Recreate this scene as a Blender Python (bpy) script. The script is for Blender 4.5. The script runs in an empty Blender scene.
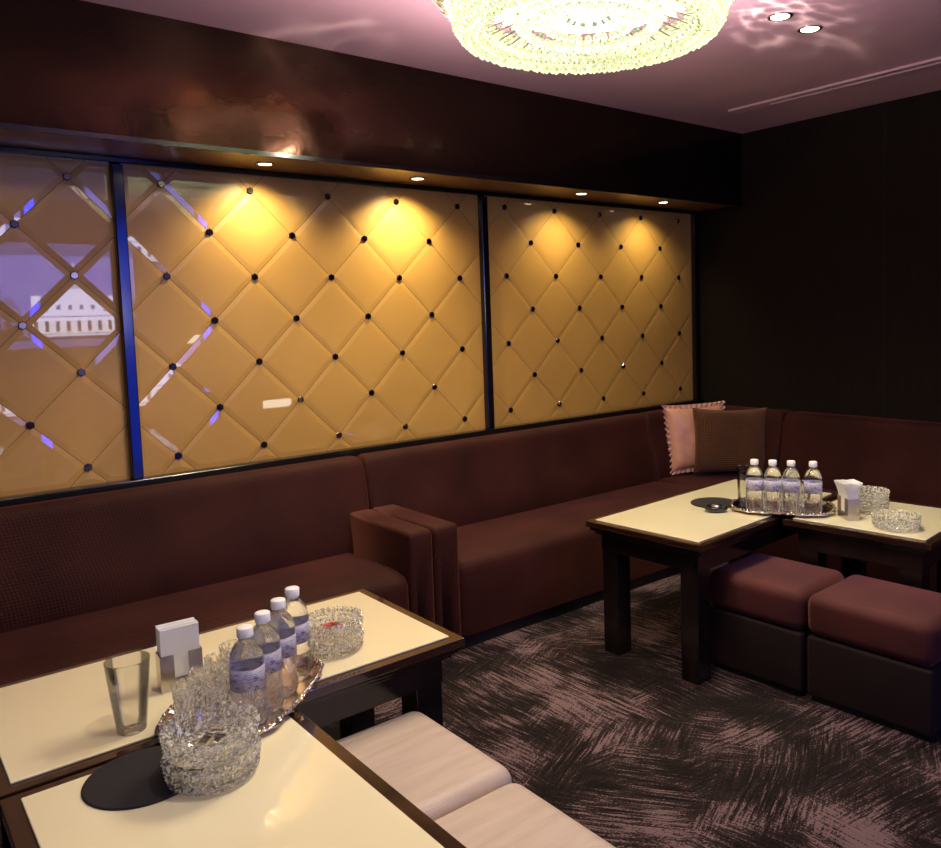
import bpy, bmesh, math, random
from mathutils import Vector, Matrix
random.seed(7)
C = bpy.context.scene.collection
PI = math.pi
H = 1.39                      # camera height; table tops at TZ
TZ = 0.55

# ------------------------------------------------------------------ nodes / materials
def new_mat(name):
    m = bpy.data.materials.new(name); m.use_nodes = True
    nt = m.node_tree; nt.nodes.clear()
    out = nt.nodes.new('ShaderNodeOutputMaterial')
    return m, nt, out
def N(nt, t, **kw):
    n = nt.nodes.new(t)
    for k, v in kw.items():
        if k in n.inputs: n.inputs[k].default_value = v
        else: setattr(n, k, v)
    return n
def L(nt, a, ao, b, bi): nt.links.new(a.outputs[ao], b.inputs[bi])
def princ(name, col, rough=.5, metal=0., spec=.5, coat=0., sheen=0., ior=1.5, trans=0., emis=None, es=0., sheen_tint=None, coat_rough=.03):
    m, nt, out = new_mat(name)
    b = nt.nodes.new('ShaderNodeBsdfPrincipled')
    b.inputs['Base Color'].default_value = (*col, 1)
    b.inputs['Roughness'].default_value = rough
    b.inputs['Metallic'].default_value = metal
    b.inputs['Specular IOR Level'].default_value = spec
    b.inputs['Coat Weight'].default_value = coat
    b.inputs['Coat Roughness'].default_value = coat_rough
    b.inputs['Sheen Weight'].default_value = sheen
    if sheen_tint: b.inputs['Sheen Tint'].default_value = (*sheen_tint, 1)
    b.inputs['IOR'].default_value = ior
    b.inputs['Transmission Weight'].default_value = trans
    if emis: b.inputs['Emission Color'].default_value = (*emis, 1); b.inputs['Emission Strength'].default_value = es
    nt.links.new(b.outputs[0], out.inputs[0])
    return m, nt, b
def noise_color(m, nt, b, c1, c2, scale=5, stretch=(1,1,1), detail=4, lo=.35, hi=.65, bump=0., bscale=None):
    tc = N(nt, 'ShaderNodeTexCoord'); mp = N(nt, 'ShaderNodeMapping')
    mp.inputs['Scale'].default_value = stretch
    L(nt, tc, 'Object', mp, 'Vector')
    no = N(nt, 'ShaderNodeTexNoise'); no.inputs['Scale'].default_value = scale; no.inputs['Detail'].default_value = detail
    L(nt, mp, 0, no, 'Vector')
    r = N(nt, 'ShaderNodeValToRGB')
    r.color_ramp.elements[0].position = lo; r.color_ramp.elements[0].color = (*c1, 1)
    r.color_ramp.elements[1].position = hi; r.color_ramp.elements[1].color = (*c2, 1)
    L(nt, no, 'Fac', r, 0); L(nt, r, 0, b, 'Base Color')
    if bump:
        n2 = N(nt, 'ShaderNodeTexNoise'); n2.inputs['Scale'].default_value = bscale or scale
        n2.inputs['Detail'].default_value = 3
        L(nt, mp, 0, n2, 'Vector')
        bp = N(nt, 'ShaderNodeBump'); bp.inputs['Strength'].default_value = bump; bp.inputs['Distance'].default_value = .004
        L(nt, n2, 'Fac', bp, 'Height'); L(nt, bp, 0, b, 'Normal')
    return no

def fabric(name, c1, c2, cell=.009, bump=.5, sheen=.6, tint=(1, .6, .55), rough=.75, spec=.3):
    m, nt, b = princ(name, c1, rough=rough, spec=spec, sheen=sheen, sheen_tint=tint)
    b.inputs['Sheen Roughness'].default_value = .35
    noise_color(m, nt, b, c1, c2, scale=3.5, detail=6, lo=.3, hi=.7)
    tc = N(nt, 'ShaderNodeTexCoord'); sx = N(nt, 'ShaderNodeSeparateXYZ'); L(nt, tc, 'Object', sx, 0)
    def ma(op, a, bb):
        n = N(nt, 'ShaderNodeMath'); n.operation = op
        for i, v in enumerate((a, bb)):
            if v is None: continue
            if isinstance(v, (int, float)): n.inputs[i].default_value = v
            else: nt.links.new(v, n.inputs[i])
        return n.outputs[0]
    k = PI / cell
    h = ma('ADD', sx.outputs[0], sx.outputs[1])
    v = ma('ADD', sx.outputs[2], ma('MULTIPLY', sx.outputs[1], .35))
    a = ma('SINE', ma('MULTIPLY', ma('ADD', h, v), k), None)
    c = ma('SINE', ma('MULTIPLY', ma('SUBTRACT', h, v), k), None)
    hgt = ma('MULTIPLY', a, c)
    bp = N(nt, 'ShaderNodeBump'); bp.inputs['Strength'].default_value = bump; bp.inputs['Distance'].default_value = .0025
    nt.links.new(hgt, bp.inputs['Height']); L(nt, bp, 0, b, 'Normal')
    return m

M = {}
M['sofa'] = fabric('sofa_velvet', (.025, .0054, .0040), (.052, .0115, .0085), cell=.012, bump=.24, sheen=.17, tint=(1, .36, .30), rough=.68, spec=.15)
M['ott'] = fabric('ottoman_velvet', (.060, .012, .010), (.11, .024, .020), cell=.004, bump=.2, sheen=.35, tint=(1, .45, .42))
M['ottside'] = fabric('ottoman_shaded_side', (.012, .0042, .0038), (.020, .007, .006), cell=.004, bump=.2, sheen=.1)  # shade on the sides is put into this darker maroon
M['plinth'] = princ('plinth', (.012, .008, .007), rough=.5)[0]
m, nt, b = princ('pale_leatherette', (.75, .62, .55), rough=.45, spec=.4)
noise_color(m, nt, b, (.50, .38, .31), (.60, .47, .39), scale=7, stretch=(1, 6, 1), detail=8, lo=.3, hi=.7, bump=.25, bscale=60)
M['pale'] = m
# dark lacquered wood of the tables
m, nt, b = princ('table_wood', (.02, .008, .005), rough=.14, coat=.6, coat_rough=.04)
noise_color(m, nt, b, (.020, .008, .005), (.045, .018, .009), scale=3, stretch=(3, 3, 30), detail=6); M['wood'] = m
m, nt, b = princ('table_wood_low', (.010, .006, .005), rough=.15)
noise_color(m, nt, b, (.007, .004, .004), (.016, .009, .007), scale=4, stretch=(8, 8, 1)); M['woodlow'] = m
m, nt, b = princ('cream_glass', (.83, .74, .55), rough=.22, coat=1.0, coat_rough=.015)
noise_color(m, nt, b, (.83, .72, .47), (.88, .79, .53), scale=1.5, detail=2); M['cream'] = m
M['glassedge'] = princ('cream_glass_edge', (.35, .16, .12), rough=.12, coat=1)[0]
# gold back-painted glass
m, nt, b = princ('gold_glass', (.46, .25, .055), rough=.40, spec=.5, coat=1.0, coat_rough=.012)
b.inputs['Coat IOR'].default_value = 1.6
no = noise_color(m, nt, b, (.50, .275, .066), (.60, .335, .082), scale=2.2, detail=5, lo=.25, hi=.75)
tc = N(nt, 'ShaderNodeTexCoord'); n2 = N(nt, 'ShaderNodeTexNoise'); n2.inputs['Scale'].default_value = 900; n2.inputs['Detail'].default_value = 1
L(nt, tc, 'Object', n2, 'Vector')
bp = N(nt, 'ShaderNodeBump'); bp.inputs['Strength'].default_value = .12; bp.inputs['Distance'].default_value = .001
L(nt, n2, 'Fac', bp, 'Height'); L(nt, bp, 0, b, 'Normal')
M['gold'] = m
M['goldback'] = princ('gold_backing', (.05, .022, .006), rough=.6)[0]
M['stud'] = princ('stud_steel', (.16, .12, .12), rough=.16, metal=1.)[0]
M['blackgloss'] = princ('black_lacquer', (.006, .005, .006), rough=.13, spec=.6)[0]
# soffit lacquer
m, nt, b = princ('soffit_lacquer', (.012, .008, .006), rough=.14, spec=.32)
b.inputs['Specular Tint'].default_value = (1, .45, .28, 1)
noise_color(m, nt, b, (.006, .004, .003), (.010, .006, .0045), scale=2, stretch=(1, 1, 3))
n3 = N(nt, 'ShaderNodeTexNoise'); n3.inputs['Scale'].default_value = 5; n3.inputs['Detail'].default_value = 5
tc = N(nt, 'ShaderNodeTexCoord'); L(nt, tc, 'Object', n3, 'Vector')
bp = N(nt, 'ShaderNodeBump'); bp.inputs['Strength'].default_value = .3; bp.inputs['Distance'].default_value = .012
L(nt, n3, 'Fac', bp, 'Height'); L(nt, bp, 0, b, 'Normal'); M['soffit'] = m
m, nt, b = princ('soffit_under', (.16, .085, .03), rough=.35)
M['under'] = m
# wall cloth: dark, fine vertical threads
m, nt, b = princ('dark_wall', (.012, .009, .006), rough=.8, spec=.12)
noise_color(m, nt, b, (.010, .007, .0045), (.018, .0125, .008), scale=6, stretch=(30, 30, .6), detail=5, bump=.25, bscale=40); M['wall'] = m
m, nt, b = princ('ceiling_paint', (.47, .30, .30), rough=.55, spec=.35)
noise_color(m, nt, b, (.52, .32, .36), (.60, .38, .41), scale=1.2, detail=3, lo=.3, hi=.7); M['ceil'] = m
# carpet of brushed strokes
m, nt, b = princ('carpet', (.05, .04, .04), rough=.95, spec=.1)
tc = N(nt, 'ShaderNodeTexCoord')
wn = N(nt, 'ShaderNodeTexNoise'); wn.inputs['Scale'].default_value = 1.3; wn.inputs['Detail'].default_value = 1
L(nt, tc, 'Object', wn, 'Vector')
wm = N(nt, 'ShaderNodeMixRGB'); wm.blend_type = 'LINEAR_LIGHT'; wm.inputs[0].default_value = .07
L(nt, tc, 'Object', wm, 1); L(nt, wn, 'Color', wm, 2)
prev = None
for ang, seed in ((.12, 0), (.95, 3.3), (-.45, 7.7), (1.5, 11.)):
    mp0 = N(nt, 'ShaderNodeMapping'); mp0.inputs['Rotation'].default_value = (0, 0, ang); mp0.inputs['Location'].default_value = (seed, seed, 0); L(nt, wm, 0, mp0, 0)
    mp = N(nt, 'ShaderNodeMapping'); mp.inputs['Scale'].default_value = (6, 95, 1); L(nt, mp0, 0, mp, 0)
    st = N(nt, 'ShaderNodeTexNoise'); st.inputs['Scale'].default_value = 1.; st.inputs['Detail'].default_value = 9; st.inputs['Roughness'].default_value = .72
    L(nt, mp, 0, st, 'Vector')
    if prev is None: prev = st; continue
    mk = N(nt, 'ShaderNodeTexNoise'); mk.inputs['Scale'].default_value = 1.5; mk.inputs['Detail'].default_value = 5
    mpk = N(nt, 'ShaderNodeMapping'); mpk.inputs['Location'].default_value = (seed * 2, 5 - seed, 0); L(nt, tc, 'Object', mpk, 0); L(nt, mpk, 0, mk, 'Vector')
    rk = N(nt, 'ShaderNodeValToRGB'); rk.color_ramp.elements[0].position = .47; rk.color_ramp.elements[1].position = .56; L(nt, mk, 0, rk, 0)
    mx = N(nt, 'ShaderNodeMixRGB'); L(nt, rk, 0, mx, 0); L(nt, prev, 0, mx, 1); L(nt, st, 0, mx, 2); prev = mx
st = prev
big = N(nt, 'ShaderNodeTexNoise'); big.inputs['Scale'].default_value = 3.2; big.inputs['Detail'].default_value = 4; L(nt, tc, 'Object', big, 'Vector')
ad = N(nt, 'ShaderNodeMath'); ad.operation = 'MULTIPLY_ADD'; ad.inputs[1].default_value = .55; L(nt, big, 0, ad, 0); L(nt, st, 0, ad, 2)
fine = N(nt, 'ShaderNodeTexNoise'); fine.inputs['Scale'].default_value = 160; fine.inputs['Detail'].default_value = 2; L(nt, tc, 'Object', fine, 'Vector')
ad2 = N(nt, 'ShaderNodeMath'); ad2.operation = 'MULTIPLY_ADD'; ad2.inputs[1].default_value = .30; L(nt, fine, 0, ad2, 0); L(nt, ad, 0, ad2, 2)
r = N(nt, 'ShaderNodeValToRGB'); L(nt, ad2, 0, r, 0)
e = r.color_ramp.elements; e[0].position = .85; e[0].color = (.010, .007, .0065, 1); e[1].position = 1.14; e[1].color = (.17, .105, .11, 1)
x = e.new(.97); x.color = (.036, .022, .021, 1)
L(nt, r, 0, b, 'Base Color')
bp = N(nt, 'ShaderNodeBump'); bp.inputs['Strength'].default_value = .6; bp.inputs['Distance'].default_value = .004
L(nt, fine, 0, bp, 'Height'); L(nt, bp, 0, b, 'Normal'); M['carpet'] = m
# glass family
M['glass'] = princ('clear_glass', (1, 1, 1), rough=0., ior=1.45, trans=1.)[0]
M['crystal'] = princ('cut_crystal', (1, .99, .96), rough=.0, ior=1.56, trans=1.)[0]
M['water'] = princ('water_bottle_plastic', (.97, .98, 1), rough=.0, ior=1.33, trans=1.)[0]
def soften(m, k, diff=0., sparkle_cells=0):
    nt = m.node_tree; out = [n for n in nt.nodes if n.type == 'OUTPUT_MATERIAL'][0]; b = [n for n in nt.nodes if n.type == 'BSDF_PRINCIPLED'][0]
    t = nt.nodes.new('ShaderNodeBsdfTransparent'); mx = nt.nodes.new('ShaderNodeMixShader'); mx.inputs[0].default_value = k
    nt.links.new(b.outputs[0], mx.inputs[1]); nt.links.new(t.outputs[0], mx.inputs[2]); last = mx
    if diff:
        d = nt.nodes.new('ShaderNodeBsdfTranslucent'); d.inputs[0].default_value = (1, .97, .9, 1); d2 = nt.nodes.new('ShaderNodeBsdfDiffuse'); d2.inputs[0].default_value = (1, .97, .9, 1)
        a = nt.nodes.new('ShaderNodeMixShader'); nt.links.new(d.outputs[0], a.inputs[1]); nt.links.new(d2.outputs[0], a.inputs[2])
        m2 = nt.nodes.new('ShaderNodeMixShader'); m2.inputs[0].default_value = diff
        if sparkle_cells:
            tc = N(nt, 'ShaderNodeTexCoord'); vo = N(nt, 'ShaderNodeTexVoronoi'); vo.inputs['Scale'].default_value = sparkle_cells; L(nt, tc, 'Object', vo, 'Vector')
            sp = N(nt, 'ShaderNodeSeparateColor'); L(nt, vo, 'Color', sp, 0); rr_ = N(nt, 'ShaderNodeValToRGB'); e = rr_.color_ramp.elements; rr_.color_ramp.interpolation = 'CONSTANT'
            e[0].position = 0; e[0].color = (0, 0, 0, 1); e[1].position = .55; e[1].color = (.10, .10, .10, 1); x = e.new(.80); x.color = (.75, .75, .75, 1)  # random bright and clear patches: sparkle painted into the crystal
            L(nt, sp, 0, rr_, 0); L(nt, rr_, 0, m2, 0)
        if True:
            pass
        nt.links.new(mx.outputs[0], m2.inputs[1]); nt.links.new(a.outputs[0], m2.inputs[2]); last = m2
    nt.links.new(last.outputs[0], out.inputs[0])
def facet_bump(m, sc, st, dist=.003):
    nt = m.node_tree; b = [n for n in nt.nodes if n.type == 'BSDF_PRINCIPLED'][0]; tc = N(nt, 'ShaderNodeTexCoord')
    vo = N(nt, 'ShaderNodeTexVoronoi'); vo.inputs['Scale'].default_value = sc; L(nt, tc, 'Object', vo, 'Vector')
    bp = N(nt, 'ShaderNodeBump'); bp.inputs['Strength'].default_value = st; bp.inputs['Distance'].default_value = dist; L(nt, vo, 'Distance', bp, 'Height'); L(nt, bp, 0, b, 'Normal')
def shell(name, edge, gloss, rough=.0):
    m, nt, out = new_mat(name)
    lw = N(nt, 'ShaderNodeLayerWeight'); lw.inputs['Blend'].default_value = .35
    r = N(nt, 'ShaderNodeValToRGB'); e = r.color_ramp.elements
    e[0].position = .72; e[0].color = (.985, .985, .98, 1); e[1].position = .97; e[1].color = (*edge, 1); L(nt, lw, 'Facing', r, 0)
    t = nt.nodes.new('ShaderNodeBsdfTransparent'); L(nt, r, 0, t, 0)
    g = nt.nodes.new('ShaderNodeBsdfGlossy'); g.inputs['Roughness'].default_value = rough
    mu = N(nt, 'ShaderNodeMath'); mu.operation = 'MULTIPLY'; mu.inputs[1].default_value = gloss; L(nt, lw, 'Fresnel', mu, 0)
    mx = nt.nodes.new('ShaderNodeMixShader'); L(nt, mu, 0, mx, 0); nt.links.new(t.outputs[0], mx.inputs[1]); nt.links.new(g.outputs[0], mx.inputs[2])
    nt.links.new(mx.outputs[0], out.inputs[0]); return m
M['glass'] = shell('clear_glass_wall', (.78, .72, .70), .8)
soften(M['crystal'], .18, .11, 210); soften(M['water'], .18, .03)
M['cap'] = princ('white_cap', (.85, .82, .84), rough=.4)[0]
m, nt, b = princ('bottle_label', (.72, .68, .78), rough=.4)
tc = N(nt, 'ShaderNodeTexCoord'); sx = N(nt, 'ShaderNodeSeparateXYZ'); L(nt, tc, 'Object', sx, 0)
wv = N(nt, 'ShaderNodeTexNoise'); wv.inputs['Scale'].default_value = 1.; wv.inputs['Detail'].default_value = 2
mp = N(nt, 'ShaderNodeMapping'); mp.inputs['Scale'].default_value = (90, 90, 420); L(nt, tc, 'Object', mp, 0); L(nt, mp, 0, wv, 'Vector')
r = N(nt, 'ShaderNodeValToRGB'); e = r.color_ramp.elements
e[0].position = .36; e[0].color = (.20, .16, .30, 1); e[1].position = .52; e[1].color = (.60, .55, .70, 1)
L(nt, wv, 0, r, 0); L(nt, r, 0, b, 'Base Color'); b.inputs['Transmission Weight'].default_value = .25; M['label'] = m
M['ink'] = princ('label_ink', (.03, .02, .05), rough=.5)[0]
m, nt, b = princ('silver', (.80, .70, .58), rough=.14, metal=1.)
no = N(nt, 'ShaderNodeTexNoise'); no.inputs['Scale'].default_value = 90; tc = N(nt, 'ShaderNodeTexCoord'); L(nt, tc, 'Object', no, 'Vector')
bp = N(nt, 'ShaderNodeBump'); bp.inputs['Strength'].default_value = .5; bp.inputs['Distance'].default_value = .004
L(nt, no, 0, bp, 'Height'); L(nt, bp, 0, b, 'Normal'); M['silver'] = m
M['chrome'] = princ('brushed_steel', (.55, .50, .48), rough=.25, metal=1.)[0]
M['paper'] = princ('napkin_paper', (.86, .83, .84), rough=.7)[0]
M['mat'] = princ('black_felt', (.012, .009, .010), rough=.85)[0]
M['blackplastic'] = princ('black_plastic', (.01, .01, .012), rough=.12, coat=.6)[0]
M['red'] = princ('red_card', (.45, .03, .03), rough=.4)[0]
M['white'] = princ('white_plastic', (.8, .8, .8), rough=.4)[0]
m, nt, b = princ('rose_satin', (.55, .25, .19), rough=.38, sheen=.4, sheen_tint=(1, .7, .6))
noise_color(m, nt, b, (.62, .27, .18), (.76, .38, .26), scale=10, stretch=(1, 1, 1)); M['rose'] = m
M['ruffle'] = princ('rose_ruffle', (.62, .36, .28), rough=.4)[0]
m = fabric('brown_knit', (.075, .027, .012), (.13, .05, .02), cell=.011, bump=1.0, sheen=.3, tint=(1, .6, .4)); M['knit'] = m
M['brass'] = princ('brass', (.72, .50, .25), rough=.2, metal=1.)[0]
def emit(name, col, s):
    m, nt, out = new_mat(name); e = nt.nodes.new('ShaderNodeEmission')
    e.inputs[0].default_value = (*col, 1); e.inputs[1].default_value = s
    nt.links.new(e.outputs[0], out.inputs[0]); return m
M['lens'] = emit('lamp_lens', (1, .86, .62), 18)
M['diffuser'] = emit('chandelier_glow', (.90, 1., .62), 2.8)
M['bead'] = princ('crystal_bead', (1, 1, .9), rough=.0, ior=1.5, trans=1., emis=(.80, 1., .50), es=.12)[0]  # beads glow a little themselves, to look overexposed
M['prism'] = princ('crystal_prism', (1, 1, .97), rough=.0, ior=1.55, trans=1., emis=(.9, 1, .7), es=.06)[0]  # faint glow put into the prisms, as if brightly lit
M['tv_sky'] = None
m, nt, out = new_mat('screen_sky'); em = nt.nodes.new('ShaderNodeEmission'); tc = N(nt, 'ShaderNodeTexCoord')
no = N(nt, 'ShaderNodeTexNoise'); no.inputs['Scale'].default_value = 3; L(nt, tc, 'Object', no, 'Vector')
r = N(nt, 'ShaderNodeValToRGB'); e = r.color_ramp.elements; e[0].position = .35; e[0].color = (.16, .16, .95, 1); e[1].position = .7; e[1].color = (.36, .34, 1, 1)
L(nt, no, 0, r, 0); L(nt, r, 0, em, 0); em.inputs[1].default_value = 3.6; nt.links.new(em.outputs[0], out.inputs[0]); M['tv_sky'] = m
M['tv_white'] = emit('screen_stone', (.82, .80, 1), 9.)
M['tv_grey'] = emit('screen_shadow', (.25, .24, .5), 2.2)
M['tv_dome'] = emit('screen_dome', (.55, .56, .75), 7.)
M['tv_tree'] = emit('screen_tree', (.10, .10, .32), 1.2)

# ------------------------------------------------------------------ mesh helpers
class MB:
    def __init__(s): s.v = []; s.f = []; s.smooth = []
    def add(s, vs, fs, smooth=False):
        o = len(s.v); s.v += [tuple(p) for p in vs]; s.f += [[i + o for i in f] for f in fs]; s.smooth += [smooth] * len(fs)
        return s
    def box(s, a, b, bev=0., seg=2, mtx=None):
        bm = bmesh.new()
        bmesh.ops.create_cube(bm, size=1)
        ctr = [(a[i] + b[i]) / 2 for i in range(3)]; sz = [abs(b[i] - a[i]) for i in range(3)]
        for v in bm.verts: v.co = Vector((ctr[0] + v.co.x * sz[0], ctr[1] + v.co.y * sz[1], ctr[2] + v.co.z * sz[2]))
        if bev: bmesh.ops.bevel(bm, geom=bm.edges[:], offset=bev, segments=seg, profile=.5, affect='EDGES')
        if mtx: bm.transform(mtx)
        bm.verts.index_update()
        s.add([v.co[:] for v in bm.verts], [[v.index for v in f.verts] for f in bm.faces], smooth=bool(bev) and seg > 2)
        bm.free(); return s
    def revolve(s, prof, n=32, c=(0, 0, 0), fn=None, smooth=True, close=False):
        """prof: list of (r, z); fn(theta, i, r, z) -> (r, z)"""
        vs, fs = [], []
        for i, (r, z) in enumerate(prof):
            for k in range(n):
                t = 2 * PI * k / n
                rr, zz = fn(t, i, r, z) if fn else (r, z)
                vs.append((c[0] + rr * math.cos(t), c[1] + rr * math.sin(t), c[2] + zz))
        m = len(prof)
        for i in range(m if close else m - 1):
            j = (i + 1) % m
            for k in range(n):
                fs.append([i * n + k, i * n + (k + 1) % n, j * n + (k + 1) % n, j * n + k])
        s.add(vs, fs, smooth)
        if not close:
            o = len(s.v) - len(vs)
            if prof[0][0] > 1e-6: s.f.append([o + k for k in range(n)][::-1]); s.smooth.append(False)
            if prof[-1][0] > 1e-6: s.f.append([o + (m - 1) * n + k for k in range(n)]); s.smooth.append(False)
        return s
    def tube(s, pts, r, n=8):
        vs, fs = [], []
        for i, p in enumerate(pts):
            p = Vector(p); d = (Vector(pts[min(i + 1, len(pts) - 1)]) - Vector(pts[max(i - 1, 0)])).normalized()
            u = d.orthogonal().normalized(); w = d.cross(u)
            for k in range(n):
                t = 2 * PI * k / n; vs.append(p + u * r * math.cos(t) + w * r * math.sin(t))
        for i in range(len(pts) - 1):
            for k in range(n): fs.append([i * n + k, i * n + (k + 1) % n, (i + 1) * n + (k + 1) % n, (i + 1) * n + k])
        fs.append(list(range(n))[::-1]); fs.append([(len(pts) - 1) * n + k for k in range(n)])
        return s.add(vs, fs, True)
    def build(s, name, mat, parent=None, world=False, loc=None, rz=0, fix=True):
        me = bpy.data.meshes.new(name)
        off = Vector(parent.location) if (parent is not None and world) else Vector((0, 0, 0))
        if parent is None and loc is None and s.v:       # top-level mesh: put the origin at its base centre
            lo = [min(v[i] for v in s.v) for i in range(3)]; hi = [max(v[i] for v in s.v) for i in range(3)]
            off = Vector(((lo[0] + hi[0]) / 2, (lo[1] + hi[1]) / 2, lo[2]))
        me.from_pydata([(v[0] - off.x, v[1] - off.y, v[2] - off.z) for v in s.v], [], s.f)
        me.polygons.foreach_set('use_smooth', s.smooth)
        if fix:
            bm = bmesh.new(); bm.from_mesh(me)
            bmesh.ops.remove_doubles(bm, verts=bm.verts, dist=1e-6)
            bmesh.ops.recalc_face_normals(bm, faces=bm.faces)
            if bm.calc_volume(signed=True) < 0: bmesh.ops.reverse_faces(bm, faces=bm.faces)
            bm.to_mesh(me); bm.free()
        me.materials.append(mat)
        o = bpy.data.objects.new(name, me); C.objects.link(o)
        if parent is not None: o.parent = parent
        elif loc is not None: o.location = loc
        else: o.location = off
        o.rotation_euler = (0, 0, rz)
        return o
def weighted(o):
    md = o.modifiers.new('wn', 'WEIGHTED_NORMAL'); md.keep_sharp = True
    return o
def tag(o, label, cat, group=None, kind=None):
    o['label'] = label; o['category'] = cat
    if group: o['group'] = group
    if kind: o['kind'] = kind
    return o
def thing(name, label, cat, loc=(0, 0, 0), rz=0, group=None, tilt=None):
    o = bpy.data.objects.new(name, None); C.objects.link(o); o.empty_display_size = .05
    o.location = loc; o.rotation_euler = (tilt[0], tilt[1], rz) if tilt else (0, 0, rz)
    return tag(o, label, cat, group)
def struct(name, mb, mat, **k):
    o = mb.build(name, mat, **k); o['kind'] = 'structure'; return o
def dup(root, loc, rz, label, group=None):
    r = root.copy(); C.objects.link(r); r.location = loc; r.rotation_euler = (root.rotation_euler.x, root.rotation_euler.y, rz); r['label'] = label
    if group: r['group'] = group
    for ch in list(root.children):
        c = ch.copy(); C.objects.link(c); c.parent = r
        for g in list(ch.children):
            d = g.copy(); C.objects.link(d); d.parent = c
    return r
def round_poly(pts, rad, seg=5):
    out = []; n = len(pts)
    for i in range(n):
        p = Vector(pts[i]); r = rad[i] if isinstance(rad, (list, tuple)) else rad
        if r <= 0: out.append(tuple(p)); continue
        a = (Vector(pts[i - 1]) - p); b = (Vector(pts[(i + 1) % n]) - p)
        r1 = min(r, a.length * .48, b.length * .48)
        pa = p + a.normalized() * r1; pb = p + b.normalized() * r1
        for k in range(seg + 1):
            t = k / seg; q = pa * (1 - t) ** 2 + p * 2 * t * (1 - t) + pb * t ** 2; out.append(tuple(q))
    return out
def loft(prof, a, b, axis='x', puff=.05, mb=None, cuts=1):
    """extrude a closed (u, z) profile along an axis with softened ends"""
    mb = mb or MB(); n = len(prof)
    cu = sum(p[0] for p in prof) / n; cz = sum(p[1] for p in prof) / n
    e = .035; st = [(0, 1.), (.15, .55), (.4, .22), (.7, .06), (1, 0)]
    stations = [(a + s * e, k) for s, k in st] + [(a + (b - a) * i / (cuts + 1), 0) for i in range(1, cuts + 1)] + [(b - s * e, k) for s, k in st[::-1]]
    vs, fs = [], []
    for s, k in stations:
        for u, z in prof:
            du, dz = cu - u, cz - z; ln = math.hypot(du, dz) or 1
            q = puff * .6 * k
            uu, zz = u + du / ln * q, z + dz / ln * q
            vs.append((s, uu, zz) if axis == 'x' else (uu, s, zz))
    for i in range(len(stations) - 1):
        for k in range(n): fs.append([i * n + k, i * n + (k + 1) % n, (i + 1) * n + (k + 1) % n, (i + 1) * n + k])
    fs.append(list(range(n))[::-1]); fs.append([(len(stations) - 1) * n + k for k in range(n)])
    return mb.add(vs, fs, True)

# ------------------------------------------------------------------ room shell
XL, XR, YF, YB, ZC = -1.5, 4.30, -1.40, 3.41, 2.45
struct('floor', MB().box((XL, YF, -.05), (XR + .1, YB + .1, 0)), M['carpet'])
struct('ceiling', MB().box((XL, YF, ZC), (XR + .1, YB + .1, ZC + .05)), M['ceil'])
struct('wall_back', MB().box((XL, YB + .004, 0), (XR + .1, YB + .1, ZC)), M['wall'])
struct('wall_right', MB().box((XR, YF, 0), (XR + .1, YB, ZC)), M['wall'])
struct('wall_front', MB().box((XL, YF - .1, 0), (XR + .1, YF, ZC)), M['wall'])
struct('wall_left', MB().box((XL - .1, YF, 0), (XL, YB + .1, ZC)), M['wall'])
seam = princ('seam_dark', (.002, .002, .002), rough=.8)[0]
for i, y in enumerate((2.14, 1.24, .34)):
    struct('trim_%d' % (i + 1), MB().box((XR - .0015, y - .003, .0), (XR, y + .003, ZC)), seam)
# soffit: glossy face and lighter underside
struct('trim_4', MB().box((XL, 3.04, 2.028), (XR, YB, ZC)), M['soffit'])
struct('trim_5', MB().box((XL, 3.052, 2.020), (XR, YB, 2.028)), M['under'])
struct('trim_6', MB().box((XL, 3.040, 2.012), (XR, 3.052, 2.028)), M['blackgloss'])

# gold panel frames
def fr(a, b, i): struct('trim_%d' % i, MB().box(a, b, .004, 2), M['blackgloss'])
fr((XL, 3.350, .745), (XR - .0, YB, .797), 7)
fr((XL, 3.380, 1.998), (XR - .0, YB, 2.020), 8)
fr((.822, 3.368, .797), (.862, YB, 1.992), 9)
fr((2.536, 3.368, .797), (2.576, YB, 1.992), 10)
fr((4.245, 3.368, .797), (4.285, YB, 1.992), 11)

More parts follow.
